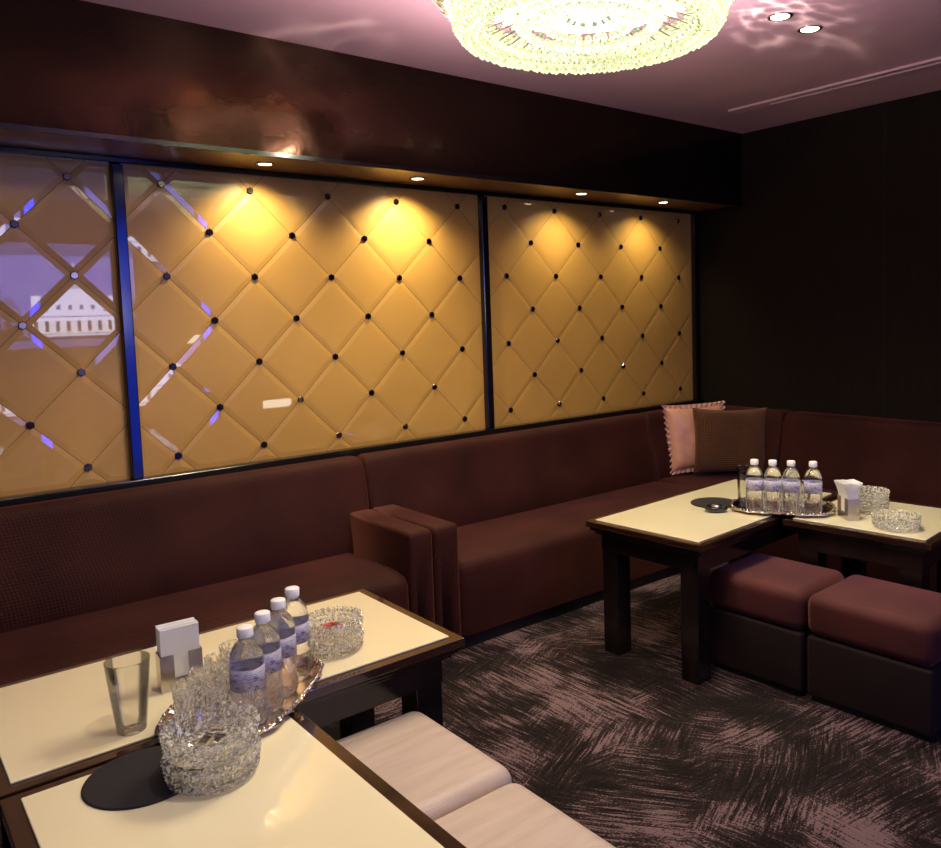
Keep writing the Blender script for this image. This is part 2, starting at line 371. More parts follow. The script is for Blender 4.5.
def clip(poly, x0, x1, z0, z1):
    for ax, lim, sgn in ((0, x0, 1), (0, x1, -1), (1, z0, 1), (1, z1, -1)):
        out = []
        for i in range(len(poly)):
            p, q = poly[i - 1], poly[i]
            dp, dq = sgn * (p[ax] - lim), sgn * (q[ax] - lim)
            if (dp >= 0) != (dq >= 0):
                t = dp / (dp - dq); out.append((p[0] + (q[0] - p[0]) * t, p[1] + (q[1] - p[1]) * t))
            if dq >= 0: out.append(q)
        poly = out
        if len(poly) < 3: return []
    return poly
def inset(poly, d):
    """convex inset by half-plane clipping; returns polygon matched vertex to vertex or None"""
    n = len(poly); area = sum(poly[i - 1][0] * poly[i][1] - poly[i][0] * poly[i - 1][1] for i in range(n))
    if area < 0: poly = poly[::-1]
    lines = []
    for i in range(n):
        p, q = poly[i], poly[(i + 1) % n]; dx, dz = q[0] - p[0], q[1] - p[1]; l = math.hypot(dx, dz)
        if l < 1e-5: return poly, None
        lines.append((-dz / l, dx / l, (-dz * p[0] + dx * p[1]) / l + d))
    out = []
    for i in range(n):
        a, b = lines[i - 1], lines[i]; det = a[0] * b[1] - a[1] * b[0]
        if abs(det) < 1e-6: return poly, None
        out.append(((a[2] * b[1] - a[1] * b[2]) / det, (a[0] * b[2] - a[2] * b[0]) / det))
    c = (sum(p[0] for p in out) / n, sum(p[1] for p in out) / n)
    a2 = sum(out[i - 1][0] * out[i][1] - out[i][0] * out[i - 1][1] for i in range(n))
    for q in out:
        for l_ in lines:
            if l_[0] * q[0] + l_[1] * q[1] < l_[2] - 1e-5: return poly, None
    return (poly, out) if a2 > 1e-5 else (poly, None)
HX, HZ = .1755, .1785
def gold_panel(x0, x1, xa, za, label):
    z0, z1 = .797, 1.998
    root = thing('gold_glass_panel', label, 'wall panel', ((x0 + x1) / 2, YB - .012, z0), group='gold tiled glass wall panels')
    bk = MB().box((x0, YB - .006, z0), (x1, YB, z1)); bk.build('backing', M['goldback'], root, world=True)
    mb = MB()
    for i in range(-14, 14):
        for j in range(-8, 10):
            if (i + j) % 2 == 0: continue
            cx, cz = xa + i * HX, za + j * HZ
            g = .0012
            poly = clip([(cx - HX + g, cz), (cx, cz - HZ + g), (cx + HX - g, cz), (cx, cz + HZ - g)], x0, x1, z0, z1)
            if len(poly) < 3: continue
            pc = [poly[0]]
            for p in poly[1:]:
                if math.hypot(p[0] - pc[-1][0], p[1] - pc[-1][1]) > .002: pc.append(p)
            if math.hypot(pc[0][0] - pc[-1][0], pc[0][1] - pc[-1][1]) < .002: pc.pop()
            if len(pc) < 3: continue
            po, pi_ = inset(pc, .020)
            yo, yi = 3.4005, 3.3985
            if pi_ is None:
                mb.add([(p[0], yo, p[1]) for p in po], [list(range(len(po)))]); continue
            n = len(po)
            vs = [(p[0], yo, p[1]) for p in po] + [(p[0], yi, p[1]) for p in pi_]
            mb.add(vs, [[k, (k + 1) % n, n + (k + 1) % n, n + k] for k in range(n)] + [[n + k for k in range(n)]])
    o = mb.build('tile_sheet', M['gold'], root, world=True, fix=False)
    # studs where four tiles meet
    first = None
    for i in range(-14, 14):
        for j in range(-8, 10):
            if (i + j) % 2: continue
            px, pz = xa + i * HX, za + j * HZ
            if not (x0 + .012 < px < x1 - .012 and z0 + .012 < pz < z1 - .012) or px < -.2: continue
            if first is None:
                s = MB(); s.add([], [])
                R = .0155; prof = [(R, 0), (R, .006), (R * .8, .0095)]
                vs, fs = [], []
                for r_, h_ in prof:
                    for k in range(6):
                        t = PI / 6 + k * PI / 3; vs.append((r_ * math.cos(t), 3.401 - (YB - .012) - h_, r_ * math.sin(t)))
                for q in range(2):
                    for k in range(6): fs.append([q * 6 + k, q * 6 + (k + 1) % 6, (q + 1) * 6 + (k + 1) % 6, (q + 1) * 6 + k])
                fs.append([12 + k for k in range(6)])
                s.add(vs, fs); st = s.build('stud', M['stud'], root); first = st
            else:
                st = first.copy(); C.objects.link(st); st.parent = root
            st.location = (px - root.location.x, 0, pz - z0)
gold_panel(-1.0, .822, .678, 1.577, 'leftmost gold diamond-tiled glass wall panel, with the bluish reflection of a screen')
gold_panel(.862, 2.536, 1.704, 1.577, 'wide middle gold diamond-tiled glass wall panel lit by two downlights')
gold_panel(2.576, 4.245, 3.41, 1.592, 'gold diamond-tiled glass wall panel nearest the dark corner, above the long sofa')

# ------------------------------------------------------------------ sofas
def back_prof(y0=3.165, yw=3.352, flip=1):
    pts = [(y0 + .02, .20), (y0 - .005, .42), (y0 + .055, .64), (y0 + .085, .782), (yw, .772), (yw, .20)]
    return round_poly(pts, [.01, .10, .12, .045, .02, .01])
def seat_prof(yf=2.70, yb=3.20, zt=.395):
    pts = [(yf + .012, .06), (yf, .22), (yf, zt - .012), (yf + .12, zt + .004), (yb, zt - .012), (yb, .06)]
    return round_poly(pts, [.005, .05, .055, .05, .01, .005])
def arm(root, x0, x1, yf=2.70, yb=3.262):
    pr = round_poly([(x0, .05), (x0, .550), (x1, .550), (x1, .05)], [.004, .022, .022, .004])
    mb = MB(); n = len(pr); cx = (x0 + x1) / 2
    vs, fs = [], []
    st = [(yf, .020), (yf + .004, .010), (yf + .010, .003), (yf + .02, 0), (yb, 0)]
    for y, k in st:
        for u, z in pr: vs.append((u + (k if u < cx else -k), y, z - (k if z > .3 else 0)))
    for i in range(len(st) - 1):
        for k in range(n): fs.append([i * n + k, i * n + (k + 1) % n, (i + 1) * n + (k + 1) % n, (i + 1) * n + k])
    fs.append(list(range(n))[::-1]); fs.append([(len(st) - 1) * n + k for k in range(n)])
    mb.add(vs, fs, True); return mb.build('armrest', M['sofa'], root, world=True)
def plinth(root, a, b): return MB().box(a, b, .004).build('plinth', M['plinth'], root, world=True)

s1 = thing('sofa', 'dark brown velvet sofa under the left gold panels, behind the near tables', 'sofa', (.45, 3.0, 0))
loft(back_prof(), -.95, 1.742, mb=None, cuts=6).build('backrest', M['sofa'], s1, world=True)
loft(seat_prof(), -.95, 1.628, cuts=6).build('seat', M['sofa'], s1, world=True)
arm(s1, 1.630, 1.740); plinth(s1, (-.93, 2.74, 0), (1.73, 3.30, .06))
s2 = thing('sofa', 'long dark brown velvet sofa between the armrests and the corner', 'sofa', (2.68, 3.0, 0))
loft(back_prof(), 1.745, 3.618, cuts=6).build('backrest', M['sofa'], s2, world=True)
loft(seat_prof(), 1.868, 3.618, cuts=6).build('seat', M['sofa'], s2, world=True)
arm(s2, 1.746, 1.865); plinth(s2, (1.76, 2.74, 0), (3.61, 3.30, .06))
s3 = thing('corner_sofa', 'dark brown corner sofa section holding the two cushions', 'sofa', (3.95, 3.0, 0))
def back_prof_x(x0=4.055, xw=4.285): return back_prof(x0, xw)
bp_ = back_prof()
loft(bp_, 3.622, 4.285, mb=None, cuts=3).build('backrest', M['sofa'], s3, world=True)
loft(back_prof_x(), 2.66, 3.25, axis='y', cuts=3).build('backrest', M['sofa'], s3, world=True)
cs = MB().box((3.622, 2.662, .06), (4.10, 3.20, .392), .035, 5); cs.build('seat', M['sofa'], s3, world=True)
plinth(s3, (3.63, 2.70, 0), (4.28, 3.30, .06))
s4 = thing('sofa', 'dark brown sofa along the plain dark wall behind the far tables', 'sofa', (3.9, 1.4, 0))
loft(back_prof_x(), .50, 2.655, axis='y', cuts=6).build('backrest', M['sofa'], s4, world=True)
loft(seat_prof(3.58, 4.10), .50, 2.655, axis='y', cuts=6).build('seat', M['sofa'], s4, world=True)
plinth(s4, (3.62, .52, 0), (4.28, 2.64, .06))

# ------------------------------------------------------------------ cushions
def cushion(name, label, loc, w, h, t, rz, tilt, mat, ruffle=False, lean=0.):
    root = thing(name, label, 'cushion', loc, rz, tilt=(tilt, lean))
    mb = MB(); n = 22; vs = []; fs = []
    for side in (-1, 1):
        for i in range(n + 1):
            for j in range(n + 1):
                u, v = 2 * i / n - 1, 2 * j / n - 1
                e = max(0., (1 - u ** 4) * (1 - v ** 4)) ** .5
                pin = 1 - .07 * (1 - v * v) * abs(u) ** 3
                pin2 = 1 - .09 * (1 - u * u) * abs(v) ** 3
                wr = .006 * math.sin(7 * u + 3 * v) * e
                vs.append((u * w / 2 * pin, side * (t / 2 * e + .002) + wr, h / 2 + v * h / 2 * pin2))
    m_ = (n + 1) ** 2
    for sd in (0, 1):
        for i in range(n):
            for j in range(n):
                a = sd * m_ + i * (n + 1) + j; fs.append([a, a + 1, a + n + 2, a + n + 1] if sd else [a, a + n + 1, a + n + 2, a + 1])
    rim = [i * (n + 1) for i in range(n + 1)] + [n * (n + 1) + j for j in range(1, n + 1)] + [i * (n + 1) + n for i in range(n - 1, -1, -1)] + [j for j in range(n - 1, 0, -1)]
    for k in range(len(rim)):
        a, b_ = rim[k], rim[(k + 1) % len(rim)]; fs.append([a, b_, b_ + m_, a + m_])
    mb.add(vs, fs, True); mb.build('cover', mat, root)
    if ruffle:
        rb = MB(); R = []; 
        pts = [Vector(vs[k]) for k in rim]; c = Vector((0, 0, h / 2)); K = []
        for k in range(len(pts)):
            for s_ in range(6): K.append(pts[k].lerp(pts[(k + 1) % len(pts)], s_ / 6))
        v2, f2 = [], []
        for k, p in enumerate(K):
            d = (p - c); d.y = 0; d.normalize(); wv = math.sin(k * 2 * PI / 11)
            v2.append((p.x - d.x * .004, 0, p.z - d.z * .004)); v2.append((p.x + d.x * .012, .009 * wv, p.z + d.z * .012)); v2.append((p.x + d.x * .026, .013 * math.sin(k * 2 * PI / 11 + .5), p.z + d.z * (.026)))
        q = len(K)
        for k in range(q):
            a, b_ = 3 * k, 3 * ((k + 1) % q); f2 += [[a, b_, b_ + 1, a + 1], [a + 1, b_ + 1, b_ + 2, a + 2]]
        rb.add(v2, f2, True); rb.build('ruffle', M['ruffle'], root)
    return root
cushion('cushion', 'rose satin cushion with a ruffled border, tucked behind the knitted one', (3.935, 3.10, .415), .40, .39, .10, math.radians(-20), math.radians(-10), M['rose'], True)
cushion('cushion', 'dark brown knitted square cushion in the sofa corner', (3.965, 2.900, .403), .44, .40, .12, math.radians(-50), math.radians(-10), M['knit'])

# ------------------------------------------------------------------ tables
def make_table(label, w, l, loc, rz, group):
    """w along x, l along y; origin at floor under the centre"""
    root = thing('lounge_table', label, 'table', loc, rz, group)
    hw, hl = w / 2, l / 2
    def ring(x, y, t, z0, z1, mb, bev=.0015):
        mb.box((-x, -y, z0), (x, -y + t, z1), bev); mb.box((-x, y - t, z0), (x, y, z1), bev)
        mb.box((-x, -y + t, z0), (-x + t, y - t, z1), bev); mb.box((x - t, -y + t, z0), (x, y - t, z1), bev)
    f = MB(); f.box((-hw, -hl, TZ - .028), (hw, hl, TZ - .005), .002)
    f.build('frame', M['wood'], root)
    mo = MB()
    mo.box((-hw + .012, -hl + .012, TZ - .044), (hw - .012, hl - .012, TZ - .028), .004, 3)
    mo.box((-hw + .026, -hl + .026, TZ - .058), (hw - .026, hl - .026, TZ - .044), .003, 3)
    mo.build('moulding', M['woodlow'], root)
    g = MB().box((-hw + .030, -hl + .030, TZ - .005), (hw - .030, hl - .030, TZ), .0012, 1)
    g.build('glass_top', M['cream'], root)
    a = MB(); ring(hw - .045, hl - .045, .022, TZ - .125, TZ - .058, a); a.build('apron', M['woodlow'], root)
    for sx in (-1, 1):
        for sy in (-1, 1):
            x0, x1 = sorted((sx * (hw - .045), sx * (hw - .128))); y0, y1 = sorted((sy * (hl - .045), sy * (hl - .128)))
            MB().box((x0 + .002, y0 + .002, 0), (x1 - .002, y1 - .002, TZ - .0585), .003).build('leg', M['woodlow'], root)
    return root
ng, fg = 'near pair of cream-topped tables', 'far pair of cream-topped tables'
# near A: x .15..1.195, y 1.722..2.27 ; near B: x .158...702, y .67..1.71
make_table('near cream glass-topped table set lengthwise along the left sofa, with the pint glass', 1.043, .548, (.6735, 1.996, 0), 0, ng)
make_table('near cream glass-topped table with the round black mat, pointing away from the sofa', .544, 1.04, (.430, 1.19, 0), 0, ng)
make_table('far cream glass-topped table with black mat and small black dish, beside the long sofa', 1.08, .56, (2.805, 2.112, 0), math.radians(3.2), fg)
make_table('far cream glass-topped table with the napkin holder and cut glass ashtrays', .56, .565, (3.105, 1.548, 0), math.radians(5), fg)

# ------------------------------------------------------------------ ottomans
def make_ottoman(label, w, l, loc, rz, top, side, group):
    root = thing('ottoman', label, 'ottoman', loc, rz, group)
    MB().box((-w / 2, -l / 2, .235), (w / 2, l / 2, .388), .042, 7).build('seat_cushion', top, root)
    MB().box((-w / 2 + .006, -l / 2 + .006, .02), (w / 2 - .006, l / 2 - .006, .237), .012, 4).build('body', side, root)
    MB().box((-w / 2 + .02, -l / 2 + .02, 0), (w / 2 - .02, l / 2 - .02, .021), .002).build('plinth', M['plinth'], root)
    return root
make_ottoman('pale beige cube ottoman tucked close to the near table beside the sofa', .375, .415, (.893, 1.573, 0), 0, M['pale'], M['pale'], 'pale beige ottomans')
make_ottoman('pale beige cube ottoman at the bottom edge, farther from the sofa', .365, .43, (.880, 1.142, 0), 0, M['pale'], M['pale'], 'pale beige ottomans')
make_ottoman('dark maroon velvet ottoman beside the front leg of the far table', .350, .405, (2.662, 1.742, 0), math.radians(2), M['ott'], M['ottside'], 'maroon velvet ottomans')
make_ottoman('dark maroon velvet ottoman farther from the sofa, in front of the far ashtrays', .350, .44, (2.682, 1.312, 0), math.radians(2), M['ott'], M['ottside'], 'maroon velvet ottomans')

# ------------------------------------------------------------------ trays
def make_tray(label, loc, rz):
    mb = MB(); n = 144; a, b_ = .205, .135
    def se(t, k, p=3.2):
        c, s_ = math.cos(t), math.sin(t)
        r = (abs(c / (a * k)) ** p + abs(s_ / (b_ * k)) ** p) ** (-1 / p); return r * c, r * s_
    rows = [(.80, .002), (.86, .003), (.92, .012), (.96, .016), (1.0, .017), (1.02, .013), (.985, .010), (.93, .006), (.86, .0), (.80, .0)]
    vs, fs = [], []
    for i, (k, z) in enumerate(rows):
        for q in range(n):
            t = 2 * PI * q / n
            wob = (1 + .022 * math.sin(t * 18) * (k > .95)); x_, y_ = se(t, k * wob)
            vs.append((x_, y_, z + (.003 * math.sin(t * 36) if .9 < k < 1.01 and i < 6 else 0)))
    m_ = len(rows)
    for i in range(m_ - 1):
        for q in range(n): fs.append([i * n + q, i * n + (q + 1) % n, (i + 1) * n + (q + 1) % n, (i + 1) * n + q])
    fs.append([q for q in range(n)][::-1]); fs.append([(m_ - 1) * n + q for q in range(n)])
    mb.add(vs, fs, True)
    root = thing('serving_tray', label, 'tray', loc, rz)
    mb.build('dish', M['silver'], root)
    bd = MB()
    for q in range(90):
        t = 2 * PI * q / 90; x_, y_ = se(t, .985)
        bm = bmesh.new(); bmesh.ops.create_icosphere(bm, subdivisions=1, radius=.0042 + .0016 * (q % 3 == 0)); bm.verts.index_update()
        bd.add([(v.co.x + x_, v.co.y + y_, v.co.z + .0185) for v in bm.verts], [[v.index for v in f.verts] for f in bm.faces], True); bm.free()
    bd.build('beaded_rim', M['silver'], root)
    return root
NT = (.632, 1.768); NA = math.radians(43)
FT = (2.925, 1.885); FA = math.radians(-61)
make_tray('ornate silver tray holding bottles and glasses where the near tables meet', (NT[0], NT[1], TZ), NA)
make_tray('ornate silver tray of water bottles where the far tables meet', (FT[0], FT[1], TZ), FA)
def on_tray(T, A, u, v): return (T[0] + u * math.cos(A) - v * math.sin(A), T[1] + u * math.sin(A) + v * math.cos(A), TZ + .0025)

# ------------------------------------------------------------------ bottles
def make_bottle(label, group):
    root = thing('water_bottle', label, 'bottle', (0, 0, 0), 0, group)
    R = .0345
    prof = [(0, .004), (.016, .003), (.024, .0), (.030, .004), (R, .014), (R, .05), (R - .0015, .054), (R, .058), (R - .0015, .064), (R, .070), (R, .088), (R - .001, .090), (R - .001, .136), (R, .138), (R - .0005, .146),
            (.0335, .152), (.031, .164), (.026, .175), (.0185, .184), (.0138, .189), (.0138, .196), (0, .196)]
    def fn(t, i, r, z):
        if .012 < z < .08: return r * (1 + .022 * math.sin(t * 5 + z * 60)), z
        if z < .01 and r > .01: return r * (1 + .05 * math.cos(5 * t)), z
        return r, z
    MB().revolve(prof, 40, fn=fn).build('body', M['water'], root)
    cap = MB().revolve([(0, .1955), (.0158, .1955), (.0160, .197), (.0160, .214), (.0145, .2155), (0, .2155)], 40, fn=lambda t, i, r, z: (r * (1 + .02 * math.cos(20 * t)), z) if .196 < z < .215 else (r, z)).build('cap', M['cap'], root)
    lab = MB().revolve([(R - .0004, .0905), (R + .0004, .0905), (R + .0004, .1355), (R - .0004, .1355)], 40, close=True).build('label', M['label'], root)
    # recycling triangle and mark printed on the label, facing local -y
    mk = MB()
    def arc(u, z, du, dz, w):   # a short stroke wrapped on the label
        r_ = R + .0006; p = []
        for (uu, zz) in ((u, z), (u + du, z + dz)):
            t = -PI / 2 + uu / r_; p.append(Vector((r_ * math.cos(t), r_ * math.sin(t), zz)))
        d = (p[1] - p[0]); nrm = Vector((p[0].x, p[0].y, 0)).normalized(); s_ = d.cross(nrm).normalized() * w
        vs = [p[0] - s_, p[0] + s_, p[1] + s_, p[1] - s_]; mk.add([v + nrm * .0003 for v in vs], [[0, 1, 2, 3]])
    for (u, z, du, dz) in ((.013, .092, .009, 0), (.013, .092, .0045, .009), (.022, .092, -.0045, .009)): arc(u, z, du, dz, .0007)
    for (u, z, du, dz) in ((.014, .112, .006, 0), (.014, .116, .006, 0), (.014, .120, .006, 0), (.014, .116, 0, .004), (.020, .112, 0, .004)): arc(u, z, du, dz, .0006)
    for q in range(3): arc(-.02, .092 + q * .004, .022 - .004 * q, 0, .0005)
    mk.build('printed_mark', M['ink'], lab)
    return root
cam_dir_n = math.atan2(-1.7, -.66); cam_dir_f = math.atan2(-1.8, -2.85)
nb = ['clear water bottle with white cap, nearest the camera in the row on the near tray', 'second water bottle from the stacked ashtray on the near tray',
      'third water bottle from the stacked ashtray on the near tray', 'water bottle at the sofa-side end of the row on the near tray']
proto_b = None
for i in range(4):
    u = (-.122, -.041, .038, .115)[i]
    p = on_tray(NT, NA, u, -.068)
    if proto_b is None:
        proto_b = make_bottle(nb[0], 'water bottles on the near tray'); proto_b.location = p; proto_b.rotation_euler = (0, 0, cam_dir_n + PI / 2)
    else: dup(proto_b, p, cam_dir_n + PI / 2 + random.uniform(-.15, .15), nb[i], 'water bottles on the near tray')
fb = ['far-tray water bottle beside the tall glass, leftmost of that row', 'second water bottle from the tall glass on the far tray', 'third water bottle from the tall glass on the far tray', 'far-tray water bottle nearest the napkin holder']
for i in range(4):
    u = (-.104, -.032, .040, .124)[i]
    dup(proto_b, on_tray(FT, FA, u, -.068), cam_dir_f + PI / 2 + random.uniform(-.3, .3), fb[i], 'water bottles on the far tray')

# ------------------------------------------------------------------ glasses
def cut_tumbler(label, group):
    root = None; n = 36
    out = [(0, .0), (.019, 0), (.0215, .003), (.0225, .012), (.0245, .03), (.0265, .05), (.028, .070), (.0285, .078), (.0295, .094), (.0295, .096)]
    inn = [(.0278, .096), (.0272, .085), (.026, .06), (.0235, .03), (.020, .018), (.012, .014), (0, .0135)]
    def fn(t, i, r, z):
        if 2 <= i <= 7: 
            k = .06 * ((round(t * 36 / 2 / PI) + i) % 2); return r * (1 - k), z
        if i in (8, 9, 10): return r, z + .0012 * math.cos(12 * t)
        return r, z
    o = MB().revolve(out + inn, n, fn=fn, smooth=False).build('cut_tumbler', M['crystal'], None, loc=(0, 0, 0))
    return tag(o, label, 'glass', group)
proto_c = None
cnt = 0
descr = ['first', 'second', 'third', 'fourth']
for row in range(2):
    for i in range(4):
        u, v = -.128 + i * .066, (.063, .001)[row]
        p = on_tray(NT, NA, u + (.01 if row else 0), v)
        lab = ('%s cut crystal tumbler from the pint glass, %s row on the near tray' % (descr[i], ('back', 'middle')[row]))
        if proto_c is None: proto_c = cut_tumbler(lab, 'cut tumblers on the near tray'); proto_c.location = p
        else:
            o = proto_c.copy(); C.objects.link(o); o.location = p; o.rotation_euler = (0, 0, random.uniform(0, 1)); o['label'] = lab
for i in range(4):
    o = proto_c.copy(); C.objects.link(o); o.location = on_tray(FT, FA, (-.066, .003, .083, .020)[i], (.0, .0, -.004, .066)[i]); o.rotation_euler = (0, 0, random.uniform(0, 1))
    o['label'] = 'cut tumbler behind the %s far-tray bottle' % ('first and second', 'second and third', 'third and fourth', 'middle pair, rear row,')[i]; o['group'] = 'cut tumblers on the far tray'
    o.scale = (1.0, 1.0, 1.25)
def pint(label, loc, h, r0, r1):
    dr = r1 - r0
    pr = [(0, 0), (r0 * .85, 0), (r0 * .93, .0003), (r0 * .985, .002), (r0, .005)] + [(r0 + dr * q, .005 + (h - .007) * q) for q in (.02, .05, .25, .5, .75, .95, .98)] + [(r1, h - .0012), (r1 - .0003, h - .0003), (r1 - .0009, h), (r1 - .0015, h - .0003), (r1 - .0018, h - .0012)]
    pr += [(r0 + dr * q - .0018, .005 + (h - .007) * q) for q in (.98, .95, .75, .5, .25, .12)] + [(r0 - .001, .016), (r0 - .002, .0135), (r0 * .8, .0115), (r0 * .6, .0108), (0, .0105)]
    o = MB().revolve(pr, 56).build('drinking_glass', M['glass'], None, loc=loc); return tag(o, label, 'glass')
pint('tall empty clear straight-sided glass alone on the near sofa-side table', (.405, 1.806, TZ + .0002), .152, .029, .0435)
pint('tall clear glass at the end of the far tray next to the black mat', on_tray(FT, FA, -.150, -.012), .175, .026, .032)

# ------------------------------------------------------------------ ashtrays
def ashtray_mesh():
    n = 72; R = .083
    out = [(0, .0015), (.055, .0015), (.066, 0), (.074, .005), (.079, .013), (.077, .019), (.0805, .027), (.0785, .032), (R, .039), (.080, .0445)]
    inn = [(.074, .0455), (.070, .041), (.063, .026), (.057, .014), (.040, .010), (0, .0095)]
    def fn(t, i, r, z):
        k = round(t * n / 2 / PI)
        if 3 <= i <= 8: return r * (1 - .035 * ((k + i) % 2)), z
        if i in (9, 10): return r, z + (.0035 if k % 3 else -.001)
        if i in (11, 12): return r * (1 - .06 * (k % 3 == 0)), z
        return r, z
    return MB().revolve(out + inn, n, fn=fn, smooth=False)
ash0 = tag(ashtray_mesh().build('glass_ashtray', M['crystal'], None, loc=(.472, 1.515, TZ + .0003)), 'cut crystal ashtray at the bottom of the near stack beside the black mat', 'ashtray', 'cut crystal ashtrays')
def ash(loc, label, s=1., rz=.3):
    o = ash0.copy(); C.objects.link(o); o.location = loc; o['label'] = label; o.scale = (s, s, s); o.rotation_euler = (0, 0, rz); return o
ash0.scale = (1.06, 1.06, 1.12)
ash((.472, 1.515, TZ + .0520), 'cut crystal ashtray on top of the near stack, holding a black matchbook', 1.06, rz=.1)
ash((.905, 1.887, TZ + .0003), 'lower cut crystal ashtray of the stack beyond the near bottles', .92)
ash((.905, 1.887, TZ + .0430), 'upper cut crystal ashtray beyond the near bottles, with the red matchbook', .92, .05)
ash((3.135, 1.618, TZ + .0003), 'lower cut crystal ashtray of the stack behind the far napkin holder', .95)
ash((3.135, 1.618, TZ + .0445), 'upper cut crystal ashtray of the stack behind the far napkin holder', .95, .12)
ash((2.965, 1.425, TZ + .0003), 'single low cut crystal ashtray at the corner of the far table', 1.08)

def matchbook(label, loc, rz, cover, stripe, tilt=(.12, .1)):
    root = thing('matchbook', label, 'matchbook', loc, rz, tilt=tilt)
    MB().box((-.025, -.019, 0), (.025, .019, .005), .001).build('cover', cover, root)
    MB().box((-.0245, -.004, .0051), (.0245, .003, .0056)).build('stripe', stripe, root)
    MB().box((.008, -.014, .0057), (.012, .010, .0062)).build('emblem', stripe, root)
matchbook('black matchbook with silver stripe inside the near stacked ashtray', (.472, 1.515, TZ + .0645), .9, M['blackplastic'], M['chrome'])
matchbook('red and black matchbook inside the ashtray beyond the near bottles', (.902, 1.892, TZ + .0570), .5, M['red'], M['blackplastic'])

# ------------------------------------------------------------------ napkin holders
def napkin(loc, rz, lab1, lab2, fan=0.):
    root = thing('napkin_holder', lab1, 'napkin holder', loc, rz)
    w, d, h = .092, .046, .085
    mb = MB(); t = .0015
    mb.box((-w / 2, -d / 2, 0), (w / 2, d / 2, t))
    for s_ in (-1, 1):
        x0, x1 = sorted((s_ * w / 2, s_ * (w / 2 - t))); mb.box((x0, -d / 2, t), (x1, d / 2, h))
        for s2 in (-1, 1):
            y0, y1 = sorted((s2 * d / 2, s2 * (d / 2 - t)))
            a, b_ = sorted((s_ * (w / 2 - t), s_ * (w / 2 - .030))); mb.box((a, y0, t), (b_, y1, h))
    for s2 in (-1, 1):
        y0, y1 = sorted((s2 * d / 2, s2 * (d / 2 - t))); mb.box((-w / 2 + .03, y0, t), (w / 2 - .03, y1, .03))
    mb.build('case', M['chrome'], root)
    nb_ = MB(); K = 12
    for k in range(K):
        y = -d / 2 + .004 + (d - .008) * k / (K - 1); f = fan * (k / (K - 1) - .5); ww = w / 2 - .004
        vs = []; fs = []; m_ = 7
        for q in range(m_):
            z = .0025 + .142 * q / (m_ - 1) + (random.uniform(-.002, .002) if q == m_ - 1 else 0); yy = y + f * max(0, (z - .09) / .06) ** 1.3
            for sx in (-1, 1): vs += [(sx * ww, yy, z), (sx * ww, yy + .0022, z)]
        for q in range(m_ - 1):
            a = q * 4; b_ = a + 4; fs += [[a, a + 2, b_ + 2, b_], [a + 1, b_ + 1, b_ + 3, a + 3], [a, b_, b_ + 1, a + 1], [a + 2, a + 3, b_ + 3, b_ + 2]]
        fs += [[0, 1, 3, 2], [(m_ - 1) * 4, (m_ - 1) * 4 + 2, (m_ - 1) * 4 + 3, (m_ - 1) * 4 + 1]]
        nb_.add(vs, fs)
    o = nb_.build('paper_napkins', M['paper'], None, loc=(loc[0], loc[1], loc[2] + .001), rz=rz); tag(o, lab2, 'napkins', kind='stuff')
napkin((.548, 1.952, TZ + .0003), math.radians(-4), 'brushed steel napkin holder on the near sofa-side table', 'folded white paper napkins standing in the near steel holder', .004)
napkin((2.978, 1.622, TZ + .0003), math.radians(54), 'brushed steel napkin holder beside the far tray', 'white paper napkins fanning out of the far steel holder', .045)

# ------------------------------------------------------------------ mats and dish
def mat(loc, r, label):
    o = MB().revolve([(0, 0), (r, 0), (r + .001, .0015), (r, .0035), (r - .003, .004), (0, .004)], 72).build('round_mat', M['mat'], None, loc=loc); tag(o, label, 'mat')
mat((.376, 1.597, TZ + .0003), .105, 'round black mat on the near table, partly under the stacked ashtrays')
mat((2.825, 2.155, TZ + .0003), .100, 'round black mat on the far table by the tray')
root = thing('black_dish', 'small glossy black oval dish in front of the far round mat', 'dish', (2.715, 2.062, TZ + .0003), math.radians(-50))
MB().revolve([(0, 0), (.036, 0), (.045, .006), (.048, .014), (.045, .021), (.040, .023), (.036, .019), (.020, .016), (0, .016)], 40, fn=lambda t, i, r, z: (r * (1 - .18 * math.sin(t) ** 2), z)).build('bowl', M['blackplastic'], root)
MB().revolve([(0, .016), (.02, .017), (.022, .023), (.014, .029), (0, .030)], 24).build('knob', M['chrome'], root)

# ------------------------------------------------------------------ chandelier
CX, CY = 1.685, 1.705
ch = thing('chandelier', 'large round crystal bead ceiling chandelier glowing greenish white', 'chandelier', (CX, CY, 2.17))
def ico(mb, p, r, sub=1, sz=1.):
    bm = bmesh.new(); bmesh.ops.create_icosphere(bm, subdivisions=sub, radius=r); bm.verts.index_update()
    mb.add([(v.co.x + p[0], v.co.y + p[1], v.co.z * sz + p[2]) for v in bm.verts], [[v.index for v in f.verts] for f in bm.faces]); bm.free()
z0 = 2.16
rows = []
RR, rr = .338, .038
for k in range(7):
    a = math.radians(-205 + k * 38); rows.append((RR + rr * math.cos(a) , .045 + rr * math.sin(a), .0155))
rows += [(.388, .075, .014), (.400, .105, .014), (.20, .035, .013), (.175, .02, .014), (.12, .03, .012)]
for (R_, zz, br) in rows:
    mb = MB(); n_ = int(2 * PI * R_ / (br * 2.02))
    for q in range(n_):
        t = 2 * PI * (q + random.uniform(-.1, .1)) / n_; ico(mb, (R_ * math.cos(t), R_ * math.sin(t), zz + random.uniform(-.002, .002)), br, 1, 1.15)
    o = mb.build('bead_garland', M['bead'], ch); o['kind'] = 'stuff'
